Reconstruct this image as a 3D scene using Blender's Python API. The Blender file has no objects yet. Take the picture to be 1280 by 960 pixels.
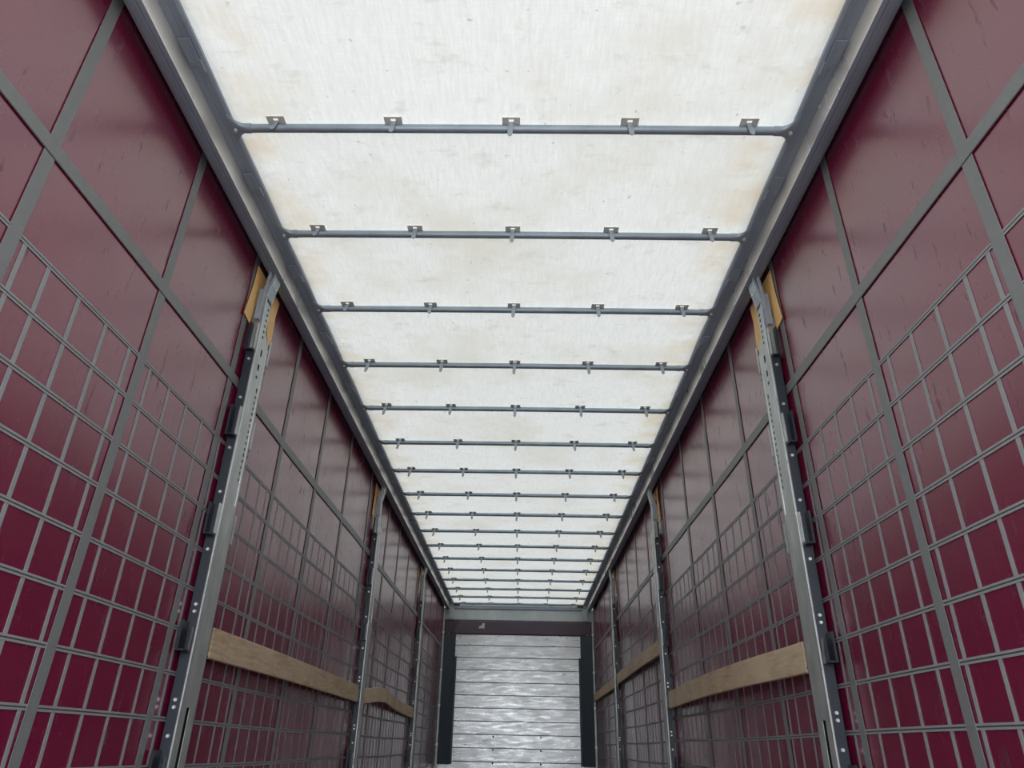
import bpy, bmesh, math, random
from mathutils import Vector, Matrix
random.seed(7)
SC = bpy.context.scene
COL = SC.collection
pi = math.pi

# ------------------------------------------------------------------ camera
cam_data = bpy.data.cameras.new('camera')
cam_data.sensor_width = 36.0
cam_data.lens = 890.0 / 1280.0 * 36.0
cam_data.clip_start = 0.02
cam = bpy.data.objects.new('camera', cam_data)
COL.objects.link(cam)
PIT, YAW, ROL = 0.47329, -0.02039, 0.02117
_cp, _sp, _cy, _sy = math.cos(PIT), math.sin(PIT), math.cos(YAW), math.sin(YAW)
_fw = Vector((_sy * _cp, _cy * _cp, _sp)); _rt = Vector((_cy, -_sy, 0)); _up = _rt.cross(_fw)
_r = _rt * math.cos(ROL) + _up * math.sin(ROL)
_u = -_rt * math.sin(ROL) + _up * math.cos(ROL)
M = Matrix((( _r.x, _u.x, -_fw.x, 0.066), (_r.y, _u.y, -_fw.y, 0.0), (_r.z, _u.z, -_fw.z, 0.5284), (0, 0, 0, 1)))
cam.matrix_world = M
SC.camera = cam

# ------------------------------------------------------------------ view + daylight
SC.view_settings.view_transform = 'Standard'
SC.view_settings.look = 'None'
SC.view_settings.gamma = 1.0
SC.view_settings.use_curve_mapping = False
SC.view_settings.exposure = 0.0
SC.cycles.max_bounces = 10
SC.cycles.diffuse_bounces = 6
SC.cycles.glossy_bounces = 4
SC.cycles.transmission_bounces = 6
SC.cycles.sample_clamp_indirect = 6.0

SKY = 5.8
wd = bpy.data.worlds.new('overcast_sky'); SC.world = wd; wd.use_nodes = True
nt = wd.node_tree; nt.nodes.clear()
out = nt.nodes.new('ShaderNodeOutputWorld'); bg = nt.nodes.new('ShaderNodeBackground')
tc = nt.nodes.new('ShaderNodeTexCoord'); sp = nt.nodes.new('ShaderNodeSeparateXYZ')
rp = nt.nodes.new('ShaderNodeValToRGB')
nt.links.new(tc.outputs['Generated'], sp.inputs[0]); nt.links.new(sp.outputs['Z'], rp.inputs[0])
el = rp.color_ramp.elements
el[0].position = 0.0; el[0].color = (0.30, 0.29, 0.28, 1)
el[1].position = 1.0; el[1].color = (0.97, 0.985, 0.98, 1)
e = el.new(0.02); e.color = (0.80, 0.84, 0.88, 1)
e = el.new(0.4); e.color = (0.95, 0.975, 0.985, 1)
nt.links.new(rp.outputs[0], bg.inputs[0]); bg.inputs[1].default_value = SKY
nt.links.new(bg.outputs[0], out.inputs[0])

# ------------------------------------------------------------------ material helpers
def mat(name, col, rough=0.5, metal=0.0, ior=1.5, spec=0.5):
    m = bpy.data.materials.new(name); m.use_nodes = True
    b = m.node_tree.nodes['Principled BSDF']
    b.inputs['Base Color'].default_value = (*col, 1)
    b.inputs['Roughness'].default_value = rough
    b.inputs['Metallic'].default_value = metal
    b.inputs['IOR'].default_value = ior
    b.inputs['Specular IOR Level'].default_value = spec
    return m

def N(m, t, **kw):
    n = m.node_tree.nodes.new(t)
    for k, v in kw.items():
        if k in n.inputs.keys(): n.inputs[k].default_value = v
        else: setattr(n, k, v)
    return n

def link(m, a, b): m.node_tree.links.new(a, b)

def coords(m, scale=(1, 1, 1), rot=(0, 0, 0)):
    t = N(m, 'ShaderNodeTexCoord'); mp = N(m, 'ShaderNodeMapping')
    mp.inputs['Scale'].default_value = scale; mp.inputs['Rotation'].default_value = rot
    link(m, t.outputs['Object'], mp.inputs[0]); return mp.outputs[0]

def noise(m, scale, detail=4, vec=None, rough=0.55):
    n = N(m, 'ShaderNodeTexNoise'); n.inputs['Scale'].default_value = scale
    n.inputs['Detail'].default_value = detail; n.inputs['Roughness'].default_value = rough
    if vec is not None: link(m, vec, n.inputs['Vector'])
    return n.outputs[0]

def ramp(m, src, stops):
    r = N(m, 'ShaderNodeValToRGB'); link(m, src, r.inputs[0])
    e = r.color_ramp.elements
    e[0].position, e[0].color = stops[0][0], (*stops[0][1], 1)
    e[1].position, e[1].color = stops[-1][0], (*stops[-1][1], 1)
    for p, c in stops[1:-1]:
        x = e.new(p); x.color = (*c, 1)
    return r.outputs[0]

def mix(m, fac, a, b, mode='MIX'):
    n = N(m, 'ShaderNodeMix'); n.data_type = 'RGBA'; n.blend_type = mode
    for i, v in ((0, fac), (6, a), (7, b)):
        if hasattr(v, 'is_linked') or hasattr(v, 'links'): link(m, v, n.inputs[i])
        else: n.inputs[i].default_value = v if i == 0 else (*v, 1)
    return n.outputs[2]

def bump(m, src, strength, dist):
    b = N(m, 'ShaderNodeBump'); b.inputs['Strength'].default_value = strength
    b.inputs['Distance'].default_value = dist; link(m, src, b.inputs['Height'])
    link(m, b.outputs[0], m.node_tree.nodes['Principled BSDF'].inputs['Normal'])

def P(m): return m.node_tree.nodes['Principled BSDF']

# red PVC tarpaulin
m_red = mat('red_tarpaulin', (0.15, 0.005, 0.034), 0.26, ior=2.02)
c = coords(m_red)
base = mix(m_red, ramp(m_red, noise(m_red, 1.1, 3, c), [(0.3, (0, 0, 0)), (0.75, (1, 1, 1))]), (0.132, 0.0042, 0.031), (0.160, 0.0058, 0.038))
cs = coords(m_red, (1, 6.5, 1.3), (0.75, 0, 0))
scuff = ramp(m_red, noise(m_red, 5.0, 5, cs, 0.7), [(0.615, (0, 0, 0)), (0.68, (0.75, 0.75, 0.75))])
link(m_red, mix(m_red, scuff, base, (0.06, 0.003, 0.013)), P(m_red).inputs['Base Color'])
rr = ramp(m_red, noise(m_red, 1.6, 3, c), [(0.3, (0.225,) * 3), (0.7, (0.28,) * 3)])
rs = mix(m_red, scuff, rr, (0.6, 0.6, 0.6))
link(m_red, rs, P(m_red).inputs['Roughness'])
bump(m_red, noise(m_red, 7.0, 2, coords(m_red, (1, 1, 0.5))), 0.03, 0.01)

def strap_mat(name, a, b, rough=0.5):
    m = mat(name, a, rough)
    c = coords(m, (1, 1, 1))
    link(m, mix(m, noise(m, 30, 4, c), a, b), P(m).inputs['Base Color'])
    bump(m, noise(m, 400, 2, c), 0.3, 0.001)
    return m
m_strap = strap_mat('wide_grey_webbing', (0.14, 0.15, 0.155), (0.185, 0.195, 0.195))
m_grid = strap_mat('thin_grey_webbing', (0.20, 0.215, 0.225), (0.27, 0.285, 0.295))
m_seam = mat('dark_seam', (0.05, 0.05, 0.052), 0.6)

# galvanised steel family
def steel(name, a, b, rough, metal, sc=18):
    m = mat(name, a, rough, metal)
    c = coords(m, (1, 1, 0.35))
    link(m, mix(m, ramp(m, noise(m, sc, 5, c), [(0.35, (0, 0, 0)), (0.68, (1, 1, 1))]), a, b), P(m).inputs['Base Color'])
    link(m, ramp(m, noise(m, sc * 2, 3, c), [(0.3, (rough * 0.85,) * 3), (0.7, (min(1, rough * 1.2),) * 3)]), P(m).inputs['Roughness'])
    return m
m_galv = steel('galvanised_steel', (0.36, 0.39, 0.39), (0.52, 0.55, 0.545), 0.42, 0.55)
m_lip = steel('bright_steel_edge', (0.60, 0.62, 0.63), (0.75, 0.77, 0.78), 0.3, 0.8)
m_alu = steel('rail_aluminium', (0.88, 0.87, 0.83), (0.93, 0.92, 0.88), 0.30, 0.6, 2)
m_railgrey = steel('grey_rail_profile', (0.27, 0.32, 0.39), (0.33, 0.38, 0.45), 0.42, 0.35, 4)
m_bow = steel('bow_steel', (0.27, 0.34, 0.40), (0.36, 0.43, 0.49), 0.36, 0.5, 8)
m_clip = steel('clip_steel', (0.68, 0.68, 0.64), (0.82, 0.82, 0.78), 0.5, 0.2)
m_black = mat('black_steel', (0.018, 0.022, 0.032), 0.38)
m_void = mat('painted_void_shade', (0.02, 0.022, 0.024), 0.7)  # near-black colour stands in for shade inside slots and bolt holes
m_rivet = mat('zinc_rivet', (0.85, 0.86, 0.88), 0.3, 0.7)
# black perforated strip: rows of small punched marks
m_perf = mat('perforated_black_strip', (0.02, 0.024, 0.036), 0.35)
v = N(m_perf, 'ShaderNodeTexVoronoi'); v.inputs['Scale'].default_value = 55; v.inputs['Randomness'].default_value = 0.15
link(m_perf, coords(m_perf), v.inputs['Vector'])
link(m_perf, ramp(m_perf, v.outputs['Distance'], [(0.22, (0.003, 0.003, 0.004)), (0.3, (0.026, 0.032, 0.045))]), P(m_perf).inputs['Base Color'])

m_yellow = mat('yellow_tape', (0.62, 0.33, 0.06), 0.5)
c = coords(m_yellow, (1, 1, 1), (0.5, 0, 0))
link(m_yellow, mix(m_yellow, noise(m_yellow, 14, 4, c), (0.72, 0.40, 0.13), (0.95, 0.64, 0.26)), P(m_yellow).inputs['Base Color'])

# wood laths
m_wood = mat('raw_lath_wood', (0.45, 0.30, 0.17), 0.7)
c = coords(m_wood, (1, 0.35, 3.0))
g = noise(m_wood, 22, 6, c, 0.65)
g2 = noise(m_wood, 3.0, 4, coords(m_wood, (1, 1, 1.5)))
w1 = mix(m_wood, ramp(m_wood, g, [(0.3, (0, 0, 0)), (0.7, (1, 1, 1))]), (0.29, 0.205, 0.125), (0.56, 0.43, 0.29))
link(m_wood, mix(m_wood, ramp(m_wood, g2, [(0.4, (0, 0, 0)), (0.7, (0.7, 0.7, 0.7))]), w1, (0.60, 0.48, 0.34)), P(m_wood).inputs['Base Color'])
bump(m_wood, g, 0.3, 0.003)

# translucent white roof tarpaulin
m_roof = bpy.data.materials.new('translucent_roof_tarpaulin'); m_roof.use_nodes = True
tn = m_roof.node_tree; tn.nodes.clear()
o_ = tn.nodes.new('ShaderNodeOutputMaterial')
tr = tn.nodes.new('ShaderNodeBsdfTranslucent'); df = tn.nodes.new('ShaderNodeBsdfDiffuse'); ms = tn.nodes.new('ShaderNodeMixShader')
ms.inputs[0].default_value = 0.82
c = coords(m_roof)
weave = noise(m_roof, 34, 5, coords(m_roof, (2.4, 0.35, 1)), 0.7)
weave2 = noise(m_roof, 40, 2, coords(m_roof, (0.3, 3.0, 1)))
blot = noise(m_roof, 1.6, 5, c, 0.6)
t0 = mix(m_roof, ramp(m_roof, weave, [(0.3, (0, 0, 0)), (0.7, (1, 1, 1))]), (0.60, 0.62, 0.61), (0.73, 0.745, 0.73))
t1 = mix(m_roof, ramp(m_roof, weave2, [(0.35, (0.40,) * 3), (0.7, (0, 0, 0))]), t0, (0.60, 0.62, 0.61))
t2 = mix(m_roof, ramp(m_roof, blot, [(0.48, (0, 0, 0)), (0.72, (0.8,) * 3)]), t1, (0.56, 0.55, 0.49))
blot2 = noise(m_roof, 5.5, 6, coords(m_roof, (1, 1.6, 1)), 0.7)
t3 = mix(m_roof, ramp(m_roof, blot2, [(0.56, (0, 0, 0)), (0.76, (0.7,) * 3)]), t2, (0.47, 0.45, 0.40))
spk = noise(m_roof, 26, 2, c)
t4 = mix(m_roof, ramp(m_roof, spk, [(0.70, (0, 0, 0)), (0.76, (0.6,) * 3)]), t3, (0.36, 0.35, 0.33))
# worn dirt along both long edges of the sheet
tcx = N(m_roof, 'ShaderNodeTexCoord'); sx = N(m_roof, 'ShaderNodeSeparateXYZ'); link(m_roof, tcx.outputs['Object'], sx.inputs[0])
ab = N(m_roof, 'ShaderNodeMath', operation='ABSOLUTE'); link(m_roof, sx.outputs['X'], ab.inputs[0])
edge = ramp(m_roof, ab.outputs[0], [(0.86, (0, 0, 0)), (1.05, (0.8, 0.8, 0.8))])
en = ramp(m_roof, noise(m_roof, 4.5, 5, coords(m_roof, (0.8, 1.4, 1))), [(0.42, (0, 0, 0)), (0.68, (0.75,) * 3)])
em = N(m_roof, 'ShaderNodeMath', operation='MULTIPLY'); link(m_roof, edge, em.inputs[0]); link(m_roof, en, em.inputs[1])
t5 = mix(m_roof, em.outputs[0], t4, (0.56, 0.47, 0.33))
link(m_roof, t5, tr.inputs[0]); link(m_roof, t5, df.inputs[0])
link(m_roof, tr.outputs[0], ms.inputs[1]); link(m_roof, df.outputs[0], ms.inputs[2]); link(m_roof, ms.outputs[0], o_.inputs[0])
bp = N(m_roof, 'ShaderNodeBump'); bp.inputs['Strength'].default_value = 0.2; bp.inputs['Distance'].default_value = 0.01
link(m_roof, noise(m_roof, 6, 4, c), bp.inputs['Height']); link(m_roof, bp.outputs[0], df.inputs['Normal'])

# aluminium boards of the front wall
m_board = mat('worn_aluminium_board', (0.6, 0.6, 0.6), 0.36, 0.7)
c = coords(m_board, (1, 1, 6.0))
b1 = mix(m_board, ramp(m_board, noise(m_board, 2.2, 6, c, 0.65), [(0.3, (0, 0, 0)), (0.75, (1, 1, 1))]), (0.50, 0.52, 0.54), (0.76, 0.78, 0.79))
sc = ramp(m_board, noise(m_board, 6.0, 7, coords(m_board, (0.8, 1, 2.2)), 0.8), [(0.59, (0, 0, 0)), (0.67, (0.85,) * 3)])
link(m_board, mix(m_board, sc, b1, (0.26, 0.26, 0.27)), P(m_board).inputs['Base Color'])
link(m_board, ramp(m_board, noise(m_board, 5, 4, c), [(0.3, (0.24,) * 3), (0.7, (0.42,) * 3)]), P(m_board).inputs['Roughness'])
bump(m_board, noise(m_board, 5.5, 4, coords(m_board, (1, 1, 1.6))), 0.18, 0.02)
m_header = steel('header_aluminium', (0.48, 0.545, 0.55), (0.60, 0.66, 0.66), 0.5, 0.35, 6)
m_band = mat('purple_grey_flap', (0.085, 0.060, 0.085), 0.45)
link(m_band, mix(m_band, noise(m_band, 3, 4, coords(m_band)), (0.07, 0.05, 0.07), (0.11, 0.08, 0.11)), P(m_band).inputs['Base Color'])
m_pad = mat('black_blue_pad', (0.020, 0.034, 0.050), 0.40)
m_sticker = mat('pale_sticker', (0.62, 0.62, 0.62), 0.5)
m_floor = mat('grey_plywood_floor', (0.2, 0.2, 0.2), 0.5)
c = coords(m_floor, (8, 0.4, 1))
link(m_floor, mix(m_floor, noise(m_floor, 6, 6, c), (0.15, 0.155, 0.165), (0.26, 0.265, 0.275)), P(m_floor).inputs['Base Color'])

# ------------------------------------------------------------------ mesh helpers
class MB:
    def __init__(s): s.v, s.f, s.mi = [], [], []
    def box(s, a, b, mi=0):
        x0, x1 = sorted((a[0], b[0])); y0, y1 = sorted((a[1], b[1])); z0, z1 = sorted((a[2], b[2]))
        n = len(s.v)
        s.v += [(x0, y0, z0), (x1, y0, z0), (x1, y1, z0), (x0, y1, z0), (x0, y0, z1), (x1, y0, z1), (x1, y1, z1), (x0, y1, z1)]
        for q in ((0, 3, 2, 1), (4, 5, 6, 7), (0, 1, 5, 4), (1, 2, 6, 5), (2, 3, 7, 6), (3, 0, 4, 7)):
            s.f.append(tuple(n + i for i in q)); s.mi.append(mi)
        return s
    def sweep(s, rings, mi=0, closed=True, caps=True):
        n = len(s.v); k = len(rings[0])
        for r in rings: s.v += [tuple(p) for p in r]
        for i in range(len(rings) - 1):
            for j in range(k if closed else k - 1):
                a = n + i * k + j; b = n + i * k + (j + 1) % k
                s.f.append((a, b, b + k, a + k)); s.mi.append(mi)
        if caps and closed:
            s.f.append(tuple(n + j for j in reversed(range(k)))); s.mi.append(mi)
            s.f.append(tuple(n + (len(rings) - 1) * k + j for j in range(k))); s.mi.append(mi)
        return s
    def prism(s, poly, ax, a, b, mi=0):          # poly in the two other axes, swept along ax
        def pt(p, t):
            q = list(p); q.insert(ax, t); return tuple(q)
        return s.sweep([[pt(p, a) for p in poly], [pt(p, b) for p in poly]], mi)
    def tube(s, p0, p1, r, n=14, mi=0, r1=None):
        p0, p1 = Vector(p0), Vector(p1); d = (p1 - p0).normalized()
        u = d.orthogonal().normalized(); w = d.cross(u)
        r1 = r if r1 is None else r1
        return s.sweep([[p + (u * math.cos(2 * pi * i / n) + w * math.sin(2 * pi * i / n)) * q for i in range(n)] for p, q in ((p0, r), (p1, r1))], mi)
    def build(s, name, mats, parent=None, smooth=False, bevel=0.0):
        me = bpy.data.meshes.new(name); me.from_pydata(s.v, [], s.f)
        mats = mats if isinstance(mats, (list, tuple)) else [mats]
        for m in mats: me.materials.append(m)
        for p, i in zip(me.polygons, s.mi): p.material_index = i
        bm = bmesh.new(); bm.from_mesh(me); bmesh.ops.recalc_face_normals(bm, faces=bm.faces)
        if bevel:
            bmesh.ops.remove_doubles(bm, verts=bm.verts, dist=1e-6)
            eds = [e for e in bm.edges if len(e.link_faces) == 2 and e.calc_face_angle(0) > 0.6]
            bmesh.ops.bevel(bm, geom=eds, offset=bevel, segments=2, affect='EDGES', clamp_overlap=True)
        bm.to_mesh(me); bm.free()
        if smooth:
            for p in me.polygons: p.use_smooth = True
            me.set_sharp_from_angle(angle=0.7)
        o = bpy.data.objects.new(name, me); COL.objects.link(o)
        if parent: o.parent = parent
        return o

def tag(o, label=None, cat=None, group=None, kind=None):
    if label: o['label'] = label
    if cat: o['category'] = cat
    if group: o['group'] = group
    if kind: o['kind'] = kind
    return o

def thing(name, label, cat, loc=(0, 0, 0), group=None):
    o = bpy.data.objects.new(name, None); o.empty_display_size = 0.1; COL.objects.link(o); o.location = loc
    return tag(o, label, cat, group)

def copy_tree(o, parent=None):
    c = o.copy(); COL.objects.link(c)
    if parent: c.parent = parent
    for ch in list(o.children): copy_tree(ch, c)
    return c

# ------------------------------------------------------------------ dimensions
Y0, Y1 = -0.30, 12.44
W = 1.255
ROD0, RODD = 2.0407, 0.6506

# ------------------------------------------------------------------ floor, roof
tag(MB().box((-1.25, Y0, -0.03), (1.25, Y1 + 0.05, 0.0)).build('floor', m_floor), kind='structure')

def roof_z(x, y):
    ph = (y - ROD0) / RODD
    sag = 0.006 * (0.5 - 0.5 * math.cos(2 * pi * ph))
    return 2.7215 + sag + 0.003 * math.sin(3.1 * x + 1.3 * y) * (0.5 - 0.5 * math.cos(2 * pi * ph)) + 0.012 * max(0, abs(x) - 1.0)
mb = MB(); NX, NY = 44, 400
for j in range(NY + 1):
    y = Y0 + (Y1 + 0.062 - Y0) * j / NY
    for i in range(NX + 1):
        x = -1.14 + 2.28 * i / NX; mb.v.append((x, y, roof_z(x, y)))
for j in range(NY):
    for i in range(NX):
        a = j * (NX + 1) + i; mb.f.append((a, a + 1, a + NX + 2, a + NX + 1)); mb.mi.append(0)
tag(mb.build('ceiling', m_roof, smooth=True), kind='structure')

# ------------------------------------------------------------------ side curtains with their webbing
def off(y, z, s):                                  # gentle billow of the tarpaulin, positive = outwards
    a = 0.0030 * math.sin(2.1 * y + s) * math.sin(1.1 * z + 0.4)
    a += 0.0010 * math.sin(8.7 * y + 1.5 * z + 2 * s) * min(1, max(0, y - 1.0) / 4)
    a += 0.0006 * math.sin(17.0 * y - 0.8 * z + s) * min(1, max(0, y - 3.0) / 4)
    return a
def cx(y, z, s, d=0.0): return s * (W + off(y, z, s) - d)

WIDE = [0.08, 0.76, 1.435, 2.115, 2.79, 3.575, 4.285, 5.02, 5.84, 6.76, 7.47, 8.20, 9.02, 9.92, 10.62, 11.34, 12.08]
THIN = [1.595 + 0.15 * k for k in range(-12, 72)]
ROWS = [1.696 - 0.1567 * k for k in range(0, 11)]
def curtain(s, name):
    mb = MB(); ny, nz = 320, 44
    for j in range(ny + 1):
        y = Y0 + (Y1 - Y0) * j / ny
        for i in range(nz + 1):
            z = -0.02 + 2.76 * i / nz; mb.v.append((cx(y, z, s), y, z))
    for j in range(ny):
        for i in range(nz):
            a = j * (nz + 1) + i; mb.f.append((a, a + 1, a + nz + 2, a + nz + 1)); mb.mi.append(0)
    w = tag(mb.build(name, m_red, smooth=True), kind='structure')
    def strip_v(y, z0, z1, hw, d, t, n=36, lean=0.0):
        r = []
        for i in range(n + 1):
            z = z0 + (z1 - z0) * i / n; yy = y + lean * (z - 1.4)
            r.append([(cx(yy - hw, z, s, d), yy - hw, z), (cx(yy - hw, z, s, d + t), yy - hw, z),
                      (cx(yy + hw, z, s, d + t), yy + hw, z), (cx(yy + hw, z, s, d), yy + hw, z)])
        return r
    def strip_h(z, hw, d, t, za=None, n=300):
        r = []
        for i in range(n + 1):
            y = Y0 + (Y1 - 0.01 - Y0) * i / n
            zz = z + 0.004 * math.sin(1.9 * y + 3 * s)
            r.append([(cx(y, zz - hw, s, d), y, zz - hw), (cx(y, zz - hw, s, d + t), y, zz - hw),
                      (cx(y, zz + hw, s, d + t), y, zz + hw), (cx(y, zz + hw, s, d), y, zz + hw)])
        return r
    for y in THIN:
        if y < Y0 + 0.02 or y > Y1 - 0.05: continue
        if min(abs(y - q) for q in WIDE) < 0.036: y += 0.045 * (1 if min(WIDE, key=lambda q: abs(q - y)) < y else -1)
        MB().sweep(strip_v(y, 0.0, ROWS[0] - 0.004, 0.0078, 0.0006, 0.0012, 20)).build('thin_upright_strap', m_grid, w)
    for z in ROWS:
        a = MB().sweep(strip_h(z + 0.0050, 0.0030, 0.0016, 0.0012), 0)
        a.sweep(strip_h(z - 0.0050, 0.0030, 0.0016, 0.0012), 0)
        a.sweep(strip_h(z, 0.0020, 0.0016, 0.0005), 1)
        a.build('thin_level_strap', [m_grid, m_seam], w)
    for i, y in enumerate(WIDE):
        MB().sweep(strip_v(y, 0.0, 2.71, 0.0235, 0.0026, 0.0014, lean=0.03 if i > 2 else 0.02)).build('wide_upright_strap', m_strap, w)
    a = MB().sweep(strip_h(1.992, 0.0245, 0.0034, 0.0014), 0)
    a.sweep(strip_h(1.969, 0.0022, 0.0046, 0.0006), 1)
    a.build('wide_level_strap', [m_strap, m_seam], w)
    return w
curtain(-1, 'wall_left')
curtain(1, 'wall_right')

# ------------------------------------------------------------------ front wall
def front_wall():
    mb = MB(); edges = [2.2079 - 0.1885 * k for k in range(0, 11)] + [0.30]
    tops = [2.2079] + [2.031 - 0.1885 * k for k in range(0, 10)]
    for k in range(len(tops)):
        zt = tops[k]; zb = tops[k + 1] if k + 1 < len(tops) else 0.0
        mb.box((-1.06, Y1, zb + 0.012), (1.06, Y1 + 0.03, zt))
    mb.box((-1.08, Y1 + 0.008, 0), (1.08, Y1 + 0.035, 2.21), 1); mb.box((-1.275, Y1 + 0.061, -0.03), (1.275, Y1 + 0.085, 2.755), 0); mb.box((-1.275, Y1 - 0.02, -0.03), (-1.262, Y1 + 0.061, 2.755), 0); mb.box((1.262, Y1 - 0.02, -0.03), (1.275, Y1 + 0.061, 2.755), 0)  # backing and corner boxes added to close daylight leaks
    w = tag(mb.build('wall_front', [m_board, m_seam], bevel=0.0025), kind='structure')
    for z in (0.69, 0.505, 0.32):
        for x in (-0.365, 0.38):
            MB().tube((x, Y1 - 0.004, z), (x, Y1 + 0.002, z), 0.014).build('bolt_hole', m_void, w)
    MB().box((-1.20, Y1 - 0.02, 0.0), (1.20, Y1 + 0.03, 0.295)).build('kick_plate', m_board, w, bevel=0.003)
    return w
front_wall()
t = thing('front_header', 'pale grey aluminium header beam across the top of the front wall', 'beam', (0, Y1, 2.44))
mb = MB(); mb.box((-1.25, 0.0, 0.0), (1.25, 0.06, 0.178)); mb.build('face_plate', m_header, t, bevel=0.006)
mb = MB(); mb.box((-1.12, -0.022, 0.184), (1.12, 0.06, 0.232)); mb.box((-1.12, -0.026, 0.178), (1.12, -0.004, 0.190)); mb.build('top_lip', m_railgrey, t, bevel=0.003)
for s in (-1, 1):
    MB().prism([(s * 1.165, 0.215), (s * 1.09, 0.19), (s * 1.065, 0.13), (s * 1.09, 0.02), (s * 1.16, 0.003)], 1, -0.034, -0.001).build('corner_gusset', m_header, t, bevel=0.003)
    MB().box((s * 0.99, -0.045, 0.228), (s * 1.09, -0.005, 0.25)).build('roof_stop', m_black, t, bevel=0.003)
t = thing('tarpaulin_flap', 'purple grey tarpaulin flap hanging between header beam and aluminium boards', 'flap', (0, Y1, 2.205))
mb = MB(); n = 60
for j in range(9):
    z = 0.228 * j / 8
    for i in range(n + 1):
        x = -1.245 + 2.49 * i / n
        fold = 0.012 * math.exp(-((abs(x) - 1.02 + 0.5 * (z - 0.12)) / 0.035) ** 2)
        mb.v.append((x, -0.012 - fold - 0.003 * math.sin(5 * x + 9 * z), z))
for j in range(8):
    for i in range(n):
        a = j * (n + 1) + i; mb.f.append((a, a + 1, a + n + 2, a + n + 1)); mb.mi.append(0)
o = mb.build('sheet', m_band, t, smooth=True); md = o.modifiers.new('s', 'SOLIDIFY'); md.thickness = 0.004; md.offset = 1
st = MB().prism([(-0.655, 0.10), (-0.56, 0.10), (-0.56, 0.185), (-0.60, 0.178), (-0.61, 0.145), (-0.65, 0.135)], 1, -0.021, -0.0175).build('sticker', m_sticker, t)
tag(st, 'torn pale sticker')
for s, sd in ((-1, 'left'), (1, 'right')):
    t = thing('corner_pad', 'tall dark blue-black pad on the %s edge of the aluminium front wall' % sd, 'pad', (s * 1.11, Y1, 0.30))
    MB().prism([(s * -0.08, -0.035), (s * -0.075, -0.055), (s * 0.105, -0.11), (s * 0.115, -0.10), (s * 0.115, -0.002), (s * -0.08, -0.002)], 2, 0.0, 1.905).build('panel', m_pad, t, bevel=0.004)
    MB().box((s * -0.112, -0.032, 0.0), (s * -0.081, -0.004, 1.56)).build('lower_strip', m_pad, t, bevel=0.003)
    MB().box((s * 0.02, -0.118, 1.906), (s * 0.05, -0.09, 1.912)).build('retaining_tab', m_clip, t)
    t = thing('corner_post', 'slim galvanised upright in the %s front corner beside the dark pad' % sd, 'post', (s * 1.228, Y1 - 0.135, 0.0))
    mb = MB(); mb.box((-0.013, -0.02, 0), (0.013, 0.014, 1.62)); mb.box((-0.011, -0.016, 1.62), (0.013, 0.014, 2.60)); mb.build('tube', m_galv, t, bevel=0.003)
    for z in (0.55, 1.1, 1.62, 2.2): MB().box((-0.016, -0.025, z), (0.016, 0.012, z + 0.035)).build('collar', m_clip, t, bevel=0.002)

# ------------------------------------------------------------------ roof rails
for s, sd in ((-1, 'left'), (1, 'right')):
    t = thing('roof_rail', 'long grey and silver roof rail above the %s red curtain' % sd, 'rail', (0, 0, 0))
    yy = (Y0, Y1 - 0.003)
    MB().prism([(s * 1.098, 2.742), (s * 1.098, 2.712), (s * 1.106, 2.702), (s * 1.128, 2.699), (s * 1.134, 2.703), (s * 1.1602, 2.703), (s * 1.1602, 2.712), (s * 1.148, 2.742)], 1, *yy).build('sliding_guide', m_railgrey, t)
    MB().prism([(s * 1.1602, 2.7028), (s * 1.1602, 2.6175), (s * 1.1605, 2.614), (s * 1.168, 2.614), (s * 1.168, 2.7028)], 1, *yy).build('silver_face', m_alu, t)
    MB().prism([(s * 1.161, 2.613), (s * 1.176, 2.6095), (s * 1.180, 2.614), (s * 1.184, 2.614), (s * 1.188, 2.6095), (s * 1.206, 2.6095), (s * 1.2195, 2.613), (s * 1.2205, 2.655), (s * 1.247, 2.657), (s * 1.247, 2.742), (s * 1.169, 2.742), (s * 1.169, 2.613)], 1, *yy).build('lower_flange', m_railgrey, t)
    MB().box((s * 1.10, Y0, 2.745), (s * 1.275, Y1 + 0.085, 2.757)).build('light_leak_cap', m_railgrey, t)  # unseen cover added to stop daylight leaking in past the rail
    for k in range(-2, 16):
        y = ROD0 + RODD * (k + 0.46)
        mb = MB(); mb.box((s * 1.110, y - 0.055, 2.6905), (s * 1.150, y + 0.055, 2.6975)); mb.box((s * 1.104, y + 0.03, 2.689), (s * 1.122, y + 0.085, 2.6985))
        mb.tube((s * 1.139, y + 0.035, 2.686), (s * 1.139, y + 0.035, 2.692), 0.006)
        mb.build('slide_plate', m_railgrey, t, bevel=0.0015)

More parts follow.
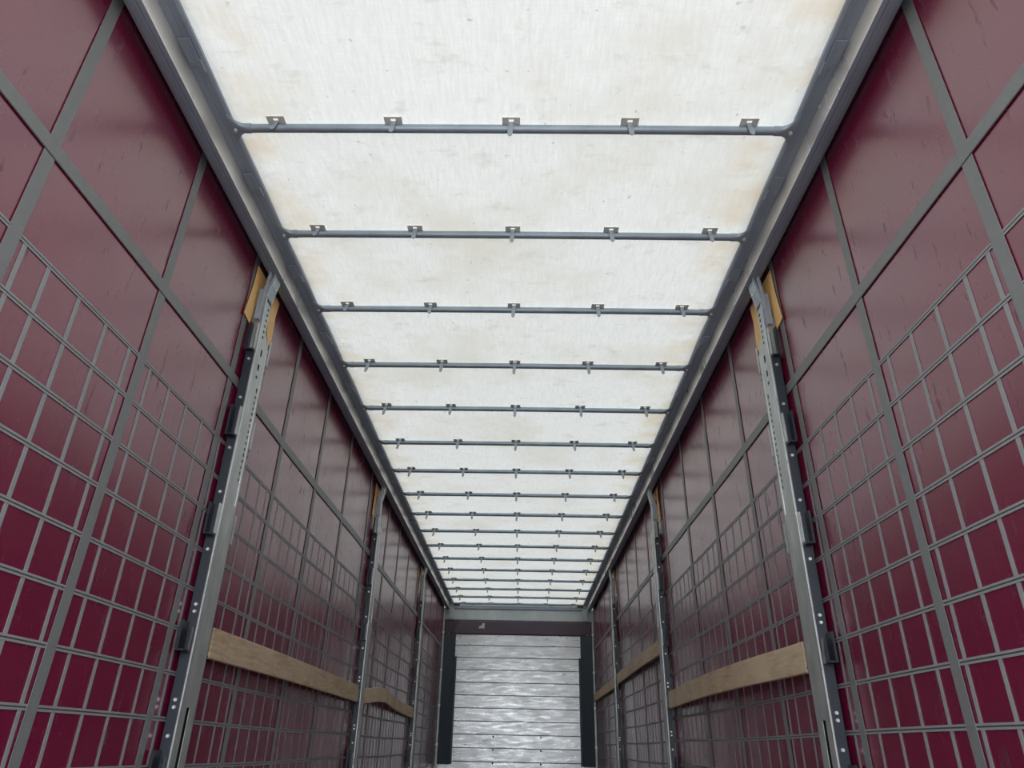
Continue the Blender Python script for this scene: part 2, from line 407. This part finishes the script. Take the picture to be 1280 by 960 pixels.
# ------------------------------------------------------------------ roof bows
def make_bow(lengths):
    t = thing('roof_bow', 'x', 'roof bow', (0, 0, 2.70))
    mb = MB(); n = 22; seg = 40; rings = []
    for k in range(seg + 1):
        x = -1.045 + 2.09 * k / seg; sg = 0.003 * (1 - (x / 1.045) ** 2)
        rings.append([(x, 0.0172 * math.cos(2 * pi * i / n), sg + 0.0172 * math.sin(2 * pi * i / n)) for i in range(n)])
    mb.sweep(rings).build('tube', m_bow, t, smooth=True)
    for s in (-1, 1):
        mb = MB(); rings = []
        for x, hy, hz in ((1.03, 0.0195, 0.0195), (1.048, 0.0195, 0.019), (1.062, 0.021, 0.016), (1.08, 0.034, 0.012), (1.096, 0.058, 0.009), (1.108, 0.075, 0.008)):
            rings.append([(s * x, hy * math.cos(2 * pi * i / 16), hz * math.sin(2 * pi * i / 16)) for i in range(16)])
        mb.sweep(rings).build('end_bracket', m_bow, t, smooth=True)
        MB().tube((s * 1.092, 0.0, -0.016), (s * 1.092, 0.0, -0.006), 0.007, 10).build('bracket_bolt', m_clip, t, smooth=True)
    for k in range(5):
        x = (k - 2) * 0.464
        mb = MB()                                                # plate with a real slot, above and in front of the tube
        ya, yb, z0, z1 = -0.045, 0.006, 0.0165, 0.0195
        mb.box((x - 0.035, ya, z0), (x - 0.010, yb, z1)); mb.box((x + 0.010, ya, z0), (x + 0.035, yb, z1))
        mb.box((x - 0.010, ya, z0), (x + 0.010, -0.036, z1)); mb.box((x - 0.010, -0.024, z0), (x + 0.010, yb, z1))
        c = mb.build('clip', m_clip, t)
        lean = (-0.012, -0.004, -0.003, 0.004, 0.006)[k]
        ln = lengths[k]
        mb = MB()
        w = 0.0105
        rings = []
        for u, yy, zz in ((w, -0.022, 0.0165), (w, -0.0245, 0.004), (w, -0.0255, -0.012), (w * 0.97, -0.026, -ln * 0.55), (w * 0.9, -0.026, -ln * 0.85), (w * 0.25, -0.026, -ln)):
            xx = x + lean * (0.0165 - zz) / 0.05
            rings.append([(xx - u, yy, zz), (xx + u, yy, zz), (xx + u, yy + 0.003, zz), (xx - u, yy + 0.003, zz)])
        mb.sweep(rings).build('tongue', m_bow, c)
    return t
ORD = ['nearest', 'second nearest', 'third', 'fourth', 'fifth', 'sixth', 'seventh', 'eighth', 'ninth', 'tenth', 'eleventh', 'twelfth', 'thirteenth', 'fourteenth']
bow = make_bow((0.030, 0.042, 0.060, 0.052, 0.046)); bow_far = make_bow((0.066, 0.060, 0.070, 0.064, 0.058))
for k in range(17):
    o = bow if k == 0 else bow_far if k == 3 else copy_tree(bow if k < 3 else bow_far)
    o.location = (0, ROD0 + RODD * k if k < 16 else Y1 - 0.045, 2.70)
    if k < 2: lb = ('nearest', 'second nearest')[k] + ' grey steel roof bow with five clips, under the white roof'
    elif k < 14: lb = ORD[k] + ' grey steel roof bow counting from the nearest, five clips under it'
    else: lb = {14: 'grey steel roof bow third from the front header beam', 15: 'grey steel roof bow just before the farthest one', 16: 'farthest grey steel roof bow, right in front of the header beam'}[k]
    tag(o, lb, 'roof bow', 'roof bows under the translucent roof')

# ------------------------------------------------------------------ sliding posts
def make_post(s):
    t = thing('sliding_post', 'x', 'post', (s * 1.2, 0, 0))
    X = lambda d: s * d                                       # d > 0 is outwards, towards the curtain
    # inner face in bands, each with one slotted column, so that the slots are real openings
    ya, yb, za, zb = -0.072, 0.072, 0.02, 2.475
    mb = MB()
    def band(z0, z1, col, holes, far):
        mb.box((X(0), ya, z0), (X(0.004), col[0], z1)); mb.box((X(0), col[1], z0), (X(0.004), far, z1))
        q = z0
        for h0, h1 in holes:
            mb.box((X(0), col[0], q), (X(0.004), col[1], h0)); q = h1
        mb.box((X(0), col[0], q), (X(0.004), col[1], z1))
    band(za, 0.70, (-0.014, 0.018), [(0.30, 0.645)], yb)
    band(0.70, 2.03, (0.026, 0.042), [(1.56 + 0.029 * k, 1.575 + 0.029 * k) for k in range(15)] + [(1.998, 2.022)], yb)
    band(2.03, 2.245, (-0.010, 0.012), [(2.058, 2.072), (2.10, 2.132), (2.175, 2.212)], yb)
    band(2.245, zb, (-0.030, -0.014), [(2.262 + 0.031 * k, 2.277 + 0.031 * k) for k in range(6)], 0.002)
    mb.prism([(0.002, 2.245), (0.072, 2.245), (0.002, 2.31)], 0, X(0), X(0.004))
    mb.box((X(0.004), ya, za), (X(0.040), ya + 0.004, zb)); mb.box((X(0.004), yb - 0.004, za), (X(0.040), yb, 2.245))
    mb.box((X(0.004), -0.002, 2.245), (X(0.030), 0.002, zb))
    mb.build('channel', m_galv, t)
    MB().box((X(0.020), -0.066, 0.0), (X(0.024), 0.066, 2.24)).box((X(0.020), -0.066, 2.24), (X(0.024), -0.003, 2.45)).build('slot_shade_plate', m_void, t)  # dark plate added behind the slots, its colour giving the hollow's shade
    MB().box((X(-0.0035), ya - 0.001, za), (X(0.0), ya + 0.005, 2.46)).build('edge_lip', m_lip, t)
    MB().box((X(-0.002), 0.050, 1.45), (X(0.0), 0.054, 2.24)).build('pressed_rib', m_lip, t)
    # black perforated strips on both flanks
    for q in (-1, 1):
        mb = MB(); mb.box((X(0.003), q * 0.0725, 0.0), (X(0.041), q * (0.0775 if q < 0 else 0.084), 2.18))
        mb.build('flank_strip', m_perf, t)
        # lath pockets
        for k, (z0, z1) in enumerate(((0.36, 0.50), (0.835, 0.945), (1.285, 1.42), (1.725, 1.87), (2.16, 2.31))):
            y0 = q * 0.078; y1 = q * (0.118 if k > 1 else 0.135)
            if q > 0: y1 = q * 0.105; y0 = q * 0.0845
            if k == 4: y1 = q * 0.105
            mb = MB()
            mb.box((X(0.030), y0, z0), (X(0.040), y1, z1)); mb.box((X(0.006), y0, z0), (X(0.034), y1, z0 + 0.006))
            mb.box((X(0.006), y0, z0), (X(0.010), y1 - q * 0.012, z1 - 0.02))
            b = mb.build('lath_pocket', m_black, t, bevel=0.0015)
            if k > 1:
                MB().box((X(0.001), y0, z0 + 0.01), (X(0.0055), y0 + q * 0.018, z1)).build('pocket_tab', m_galv, b)
            if q > 0 and k not in (1,):
                MB().tube((X(0.010), y1 + 0.004, z0 - 0.02), (X(0.030), y1 + 0.004, z0 - 0.02), 0.006, 8).build('pocket_hook', m_black, b)
    for z in (2.12, 1.92, 1.675, 1.475, 1.23, 1.012, 0.985, 0.667, 0.642, 0.546, 0.31):
        MB().tube((X(0.020), -0.084, z), (X(0.020), -0.077, z), 0.0062, 10, r1=0.0068).build('rivet', m_rivet, t, smooth=True)
    # cranked neck and roller head
    mb = MB(); prof = [(0.0, 2.455), (0.0, 2.48), (-0.020, 2.585), (-0.022, 2.612), (-0.018, 2.612), (-0.016, 2.587), (0.004, 2.482), (0.004, 2.455)]
    mb.prism([(X(a), b) for a, b in prof], 1, -0.068, 0.000)
    mb.build('cranked_neck', m_bow, t)
    mb = MB()
    mb.prism([(X(-0.0225), 2.609), (X(-0.0205), 2.582), (X(-0.001), 2.478), (X(0.001), 2.44), (X(0.014), 2.44), (X(0.012), 2.50), (X(-0.006), 2.609)], 1, 0.000, 0.003)
    mb.prism([(X(-0.024), 2.609), (X(-0.022), 2.582), (X(-0.002), 2.478), (X(0.004), 2.44), (X(0.008), 2.50), (X(-0.014), 2.609)], 1, -0.071, -0.068)
    mb.build('neck_flange', m_lip, t)
    mb = MB(); mb.box((X(0.006), -0.098, 2.33), (X(0.012), -0.075, 2.50)); mb.prism([(X(0.006), 2.50), (X(-0.008), 2.60), (X(0.000), 2.606), (X(0.012), 2.50)], 1, -0.098, -0.074)
    mb.box((X(0.012), -0.098, 2.33), (X(0.030), -0.094, 2.50))
    mb.build('top_bracket', m_railgrey, t)
    for y in (-0.05, -0.018):
        MB().tube((X(-0.018), y, 2.545), (X(-0.010), y, 2.548), 0.006, 10).build('neck_bolt', m_clip, t, smooth=True)
    return t
POSTY = (2.96, 6.165, 9.36)
for s, sd in ((-1, 'left'), (1, 'right')):
    p = make_post(s)
    for k, y in enumerate(POSTY):
        o = p if k == 0 else copy_tree(p)
        o.location = (s * 1.2, y, 0)
        lb = ('nearest slotted galvanised post against the %s curtain', 'middle galvanised post against the %s curtain, between the first and last',
              'farthest full-depth galvanised post against the %s curtain')[k] % sd
        tag(o, lb, 'post', 'sliding posts along the curtains')

# yellow tape patches behind the post heads
for s, sd in ((-1, 'left'), (1, 'right')):
    for k, y in enumerate(POSTY):
        t = thing('yellow_tape', 'yellow tape patch behind the head of the %s post on the %s side' % (('nearest', 'middle', 'farthest')[k], sd), 'tape', (s * 1.244, y, 2.3))
        mb = MB()
        a = [(-0.135, 0.31), (-0.14, 0.20), (-0.175, 0.012), (-0.096, 0.0), (-0.062, 0.22), (0.075, 0.21), (0.118, 0.075), (0.165, 0.01), (0.19, 0.05), (0.182, 0.21), (0.20, 0.31)]
        if k == 2: a = [(p * 0.75, q) for p, q in a]
        # left tail, crosspiece and right tail as one outline
        mb.prism(a, 0, -0.0015, 0.0015)
        bmx = mb.build('tape', m_yellow, t)
        if k < 2:
            MB().prism([(-0.14, 0.20), (-0.172, 0.03), (-0.165, 0.012), (-0.118, 0.16)], 0, -s * 0.0018, -s * 0.0026).build('folded_corner', m_yellow, t)

# ------------------------------------------------------------------ wooden laths
def lath(label, pts, h, s):
    """pts: (X distance from centre, Y, z of the lower edge)"""
    t = thing('wooden_lath', label, 'lath', (0, 0, 0), 'wooden laths between the posts')
    rings = []; n = 40
    ys = [p[1] for p in pts]
    def interp(y, k):
        for i in range(len(pts) - 1):
            if y <= ys[i + 1] + 1e-9:
                u = (y - ys[i]) / (ys[i + 1] - ys[i])
                p0 = pts[max(0, i - 1)][k]; p1 = pts[i][k]; p2 = pts[i + 1][k]; p3 = pts[min(len(pts) - 1, i + 2)][k]
                return 0.5 * (2 * p1 + (p2 - p0) * u + (2 * p0 - 5 * p1 + 4 * p2 - p3) * u * u + (3 * p1 - p0 - 3 * p2 + p3) * u ** 3)
        return pts[-1][k]
    for i in range(n + 1):
        y = ys[0] + (ys[-1] - ys[0]) * i / n
        x, z = interp(y, 0), interp(y, 2); b = 0.003
        prof = [(x + b, z), (x + 0.022 - b, z), (x + 0.022, z + b), (x + 0.022, z + h - b), (x + 0.022 - b, z + h), (x + b, z + h), (x, z + h - b), (x, z + b)]
        rings.append([(s * a, y, c) for a, c in prof])
    o = MB().sweep(rings).build('board', m_wood, t, smooth=True)
    return t
lath('raw wooden lath on the left curtain between the nearest and middle posts', [(1.203, 3.070, 0.832), (1.195, 4.0, 0.834), (1.197, 5.1, 0.832), (1.206, 6.025, 0.829)], 0.119, -1)
lath('warped wooden lath on the left curtain between the middle and farthest posts', [(1.207, 6.28, 0.831), (1.150, 6.6, 0.862), (1.145, 7.0, 0.874), (1.185, 7.6, 0.858), (1.200, 8.4, 0.838), (1.206, 9.22, 0.827)], 0.112, -1)
lath('wooden lath on the right curtain between the nearest and middle posts', [(1.203, 3.070, 0.820), (1.165, 3.9, 0.824), (1.160, 4.8, 0.826), (1.206, 6.025, 0.826)], 0.119, 1)
lath('wooden lath set higher on the right curtain, between the middle and farthest posts', [(1.206, 6.28, 1.245), (1.19, 7.3, 1.238), (1.20, 8.4, 1.236), (1.206, 9.22, 1.235)], 0.115, 1)
lath('far wooden lath on the right curtain, between farthest post and front wall', [(1.206, 9.47, 1.215), (1.20, 10.8, 1.208), (1.206, 12.20, 1.205)], 0.115, 1)

# a dry leaf caught on the header beam
t = thing('dry_leaf', 'small yellowish dry leaf lying on the lip of the front header beam', 'leaf', (-0.115, Y1 - 0.012, 2.673))
mb = MB()
pr = [(-0.034, 0.0), (-0.02, 0.012), (0.0, 0.017), (0.02, 0.011), (0.036, 0.002), (0.022, -0.006), (0.0, -0.009), (-0.02, -0.006)]
mb.sweep([[(a, b, 0.001 + 9 * a * a + 0.3 * b) for a, b in pr], [(a, b, 0.0018 + 9 * a * a + 0.3 * b) for a, b in pr]])
mb.build('blade', mat('dry_leaf_tissue', (0.50, 0.42, 0.10), 0.7), t)
MB().tube((0.034, 0.002, 0.012), (0.05, 0.004, 0.020), 0.0012, 6).build('stalk', mat('leaf_stalk', (0.30, 0.22, 0.08), 0.7), t)
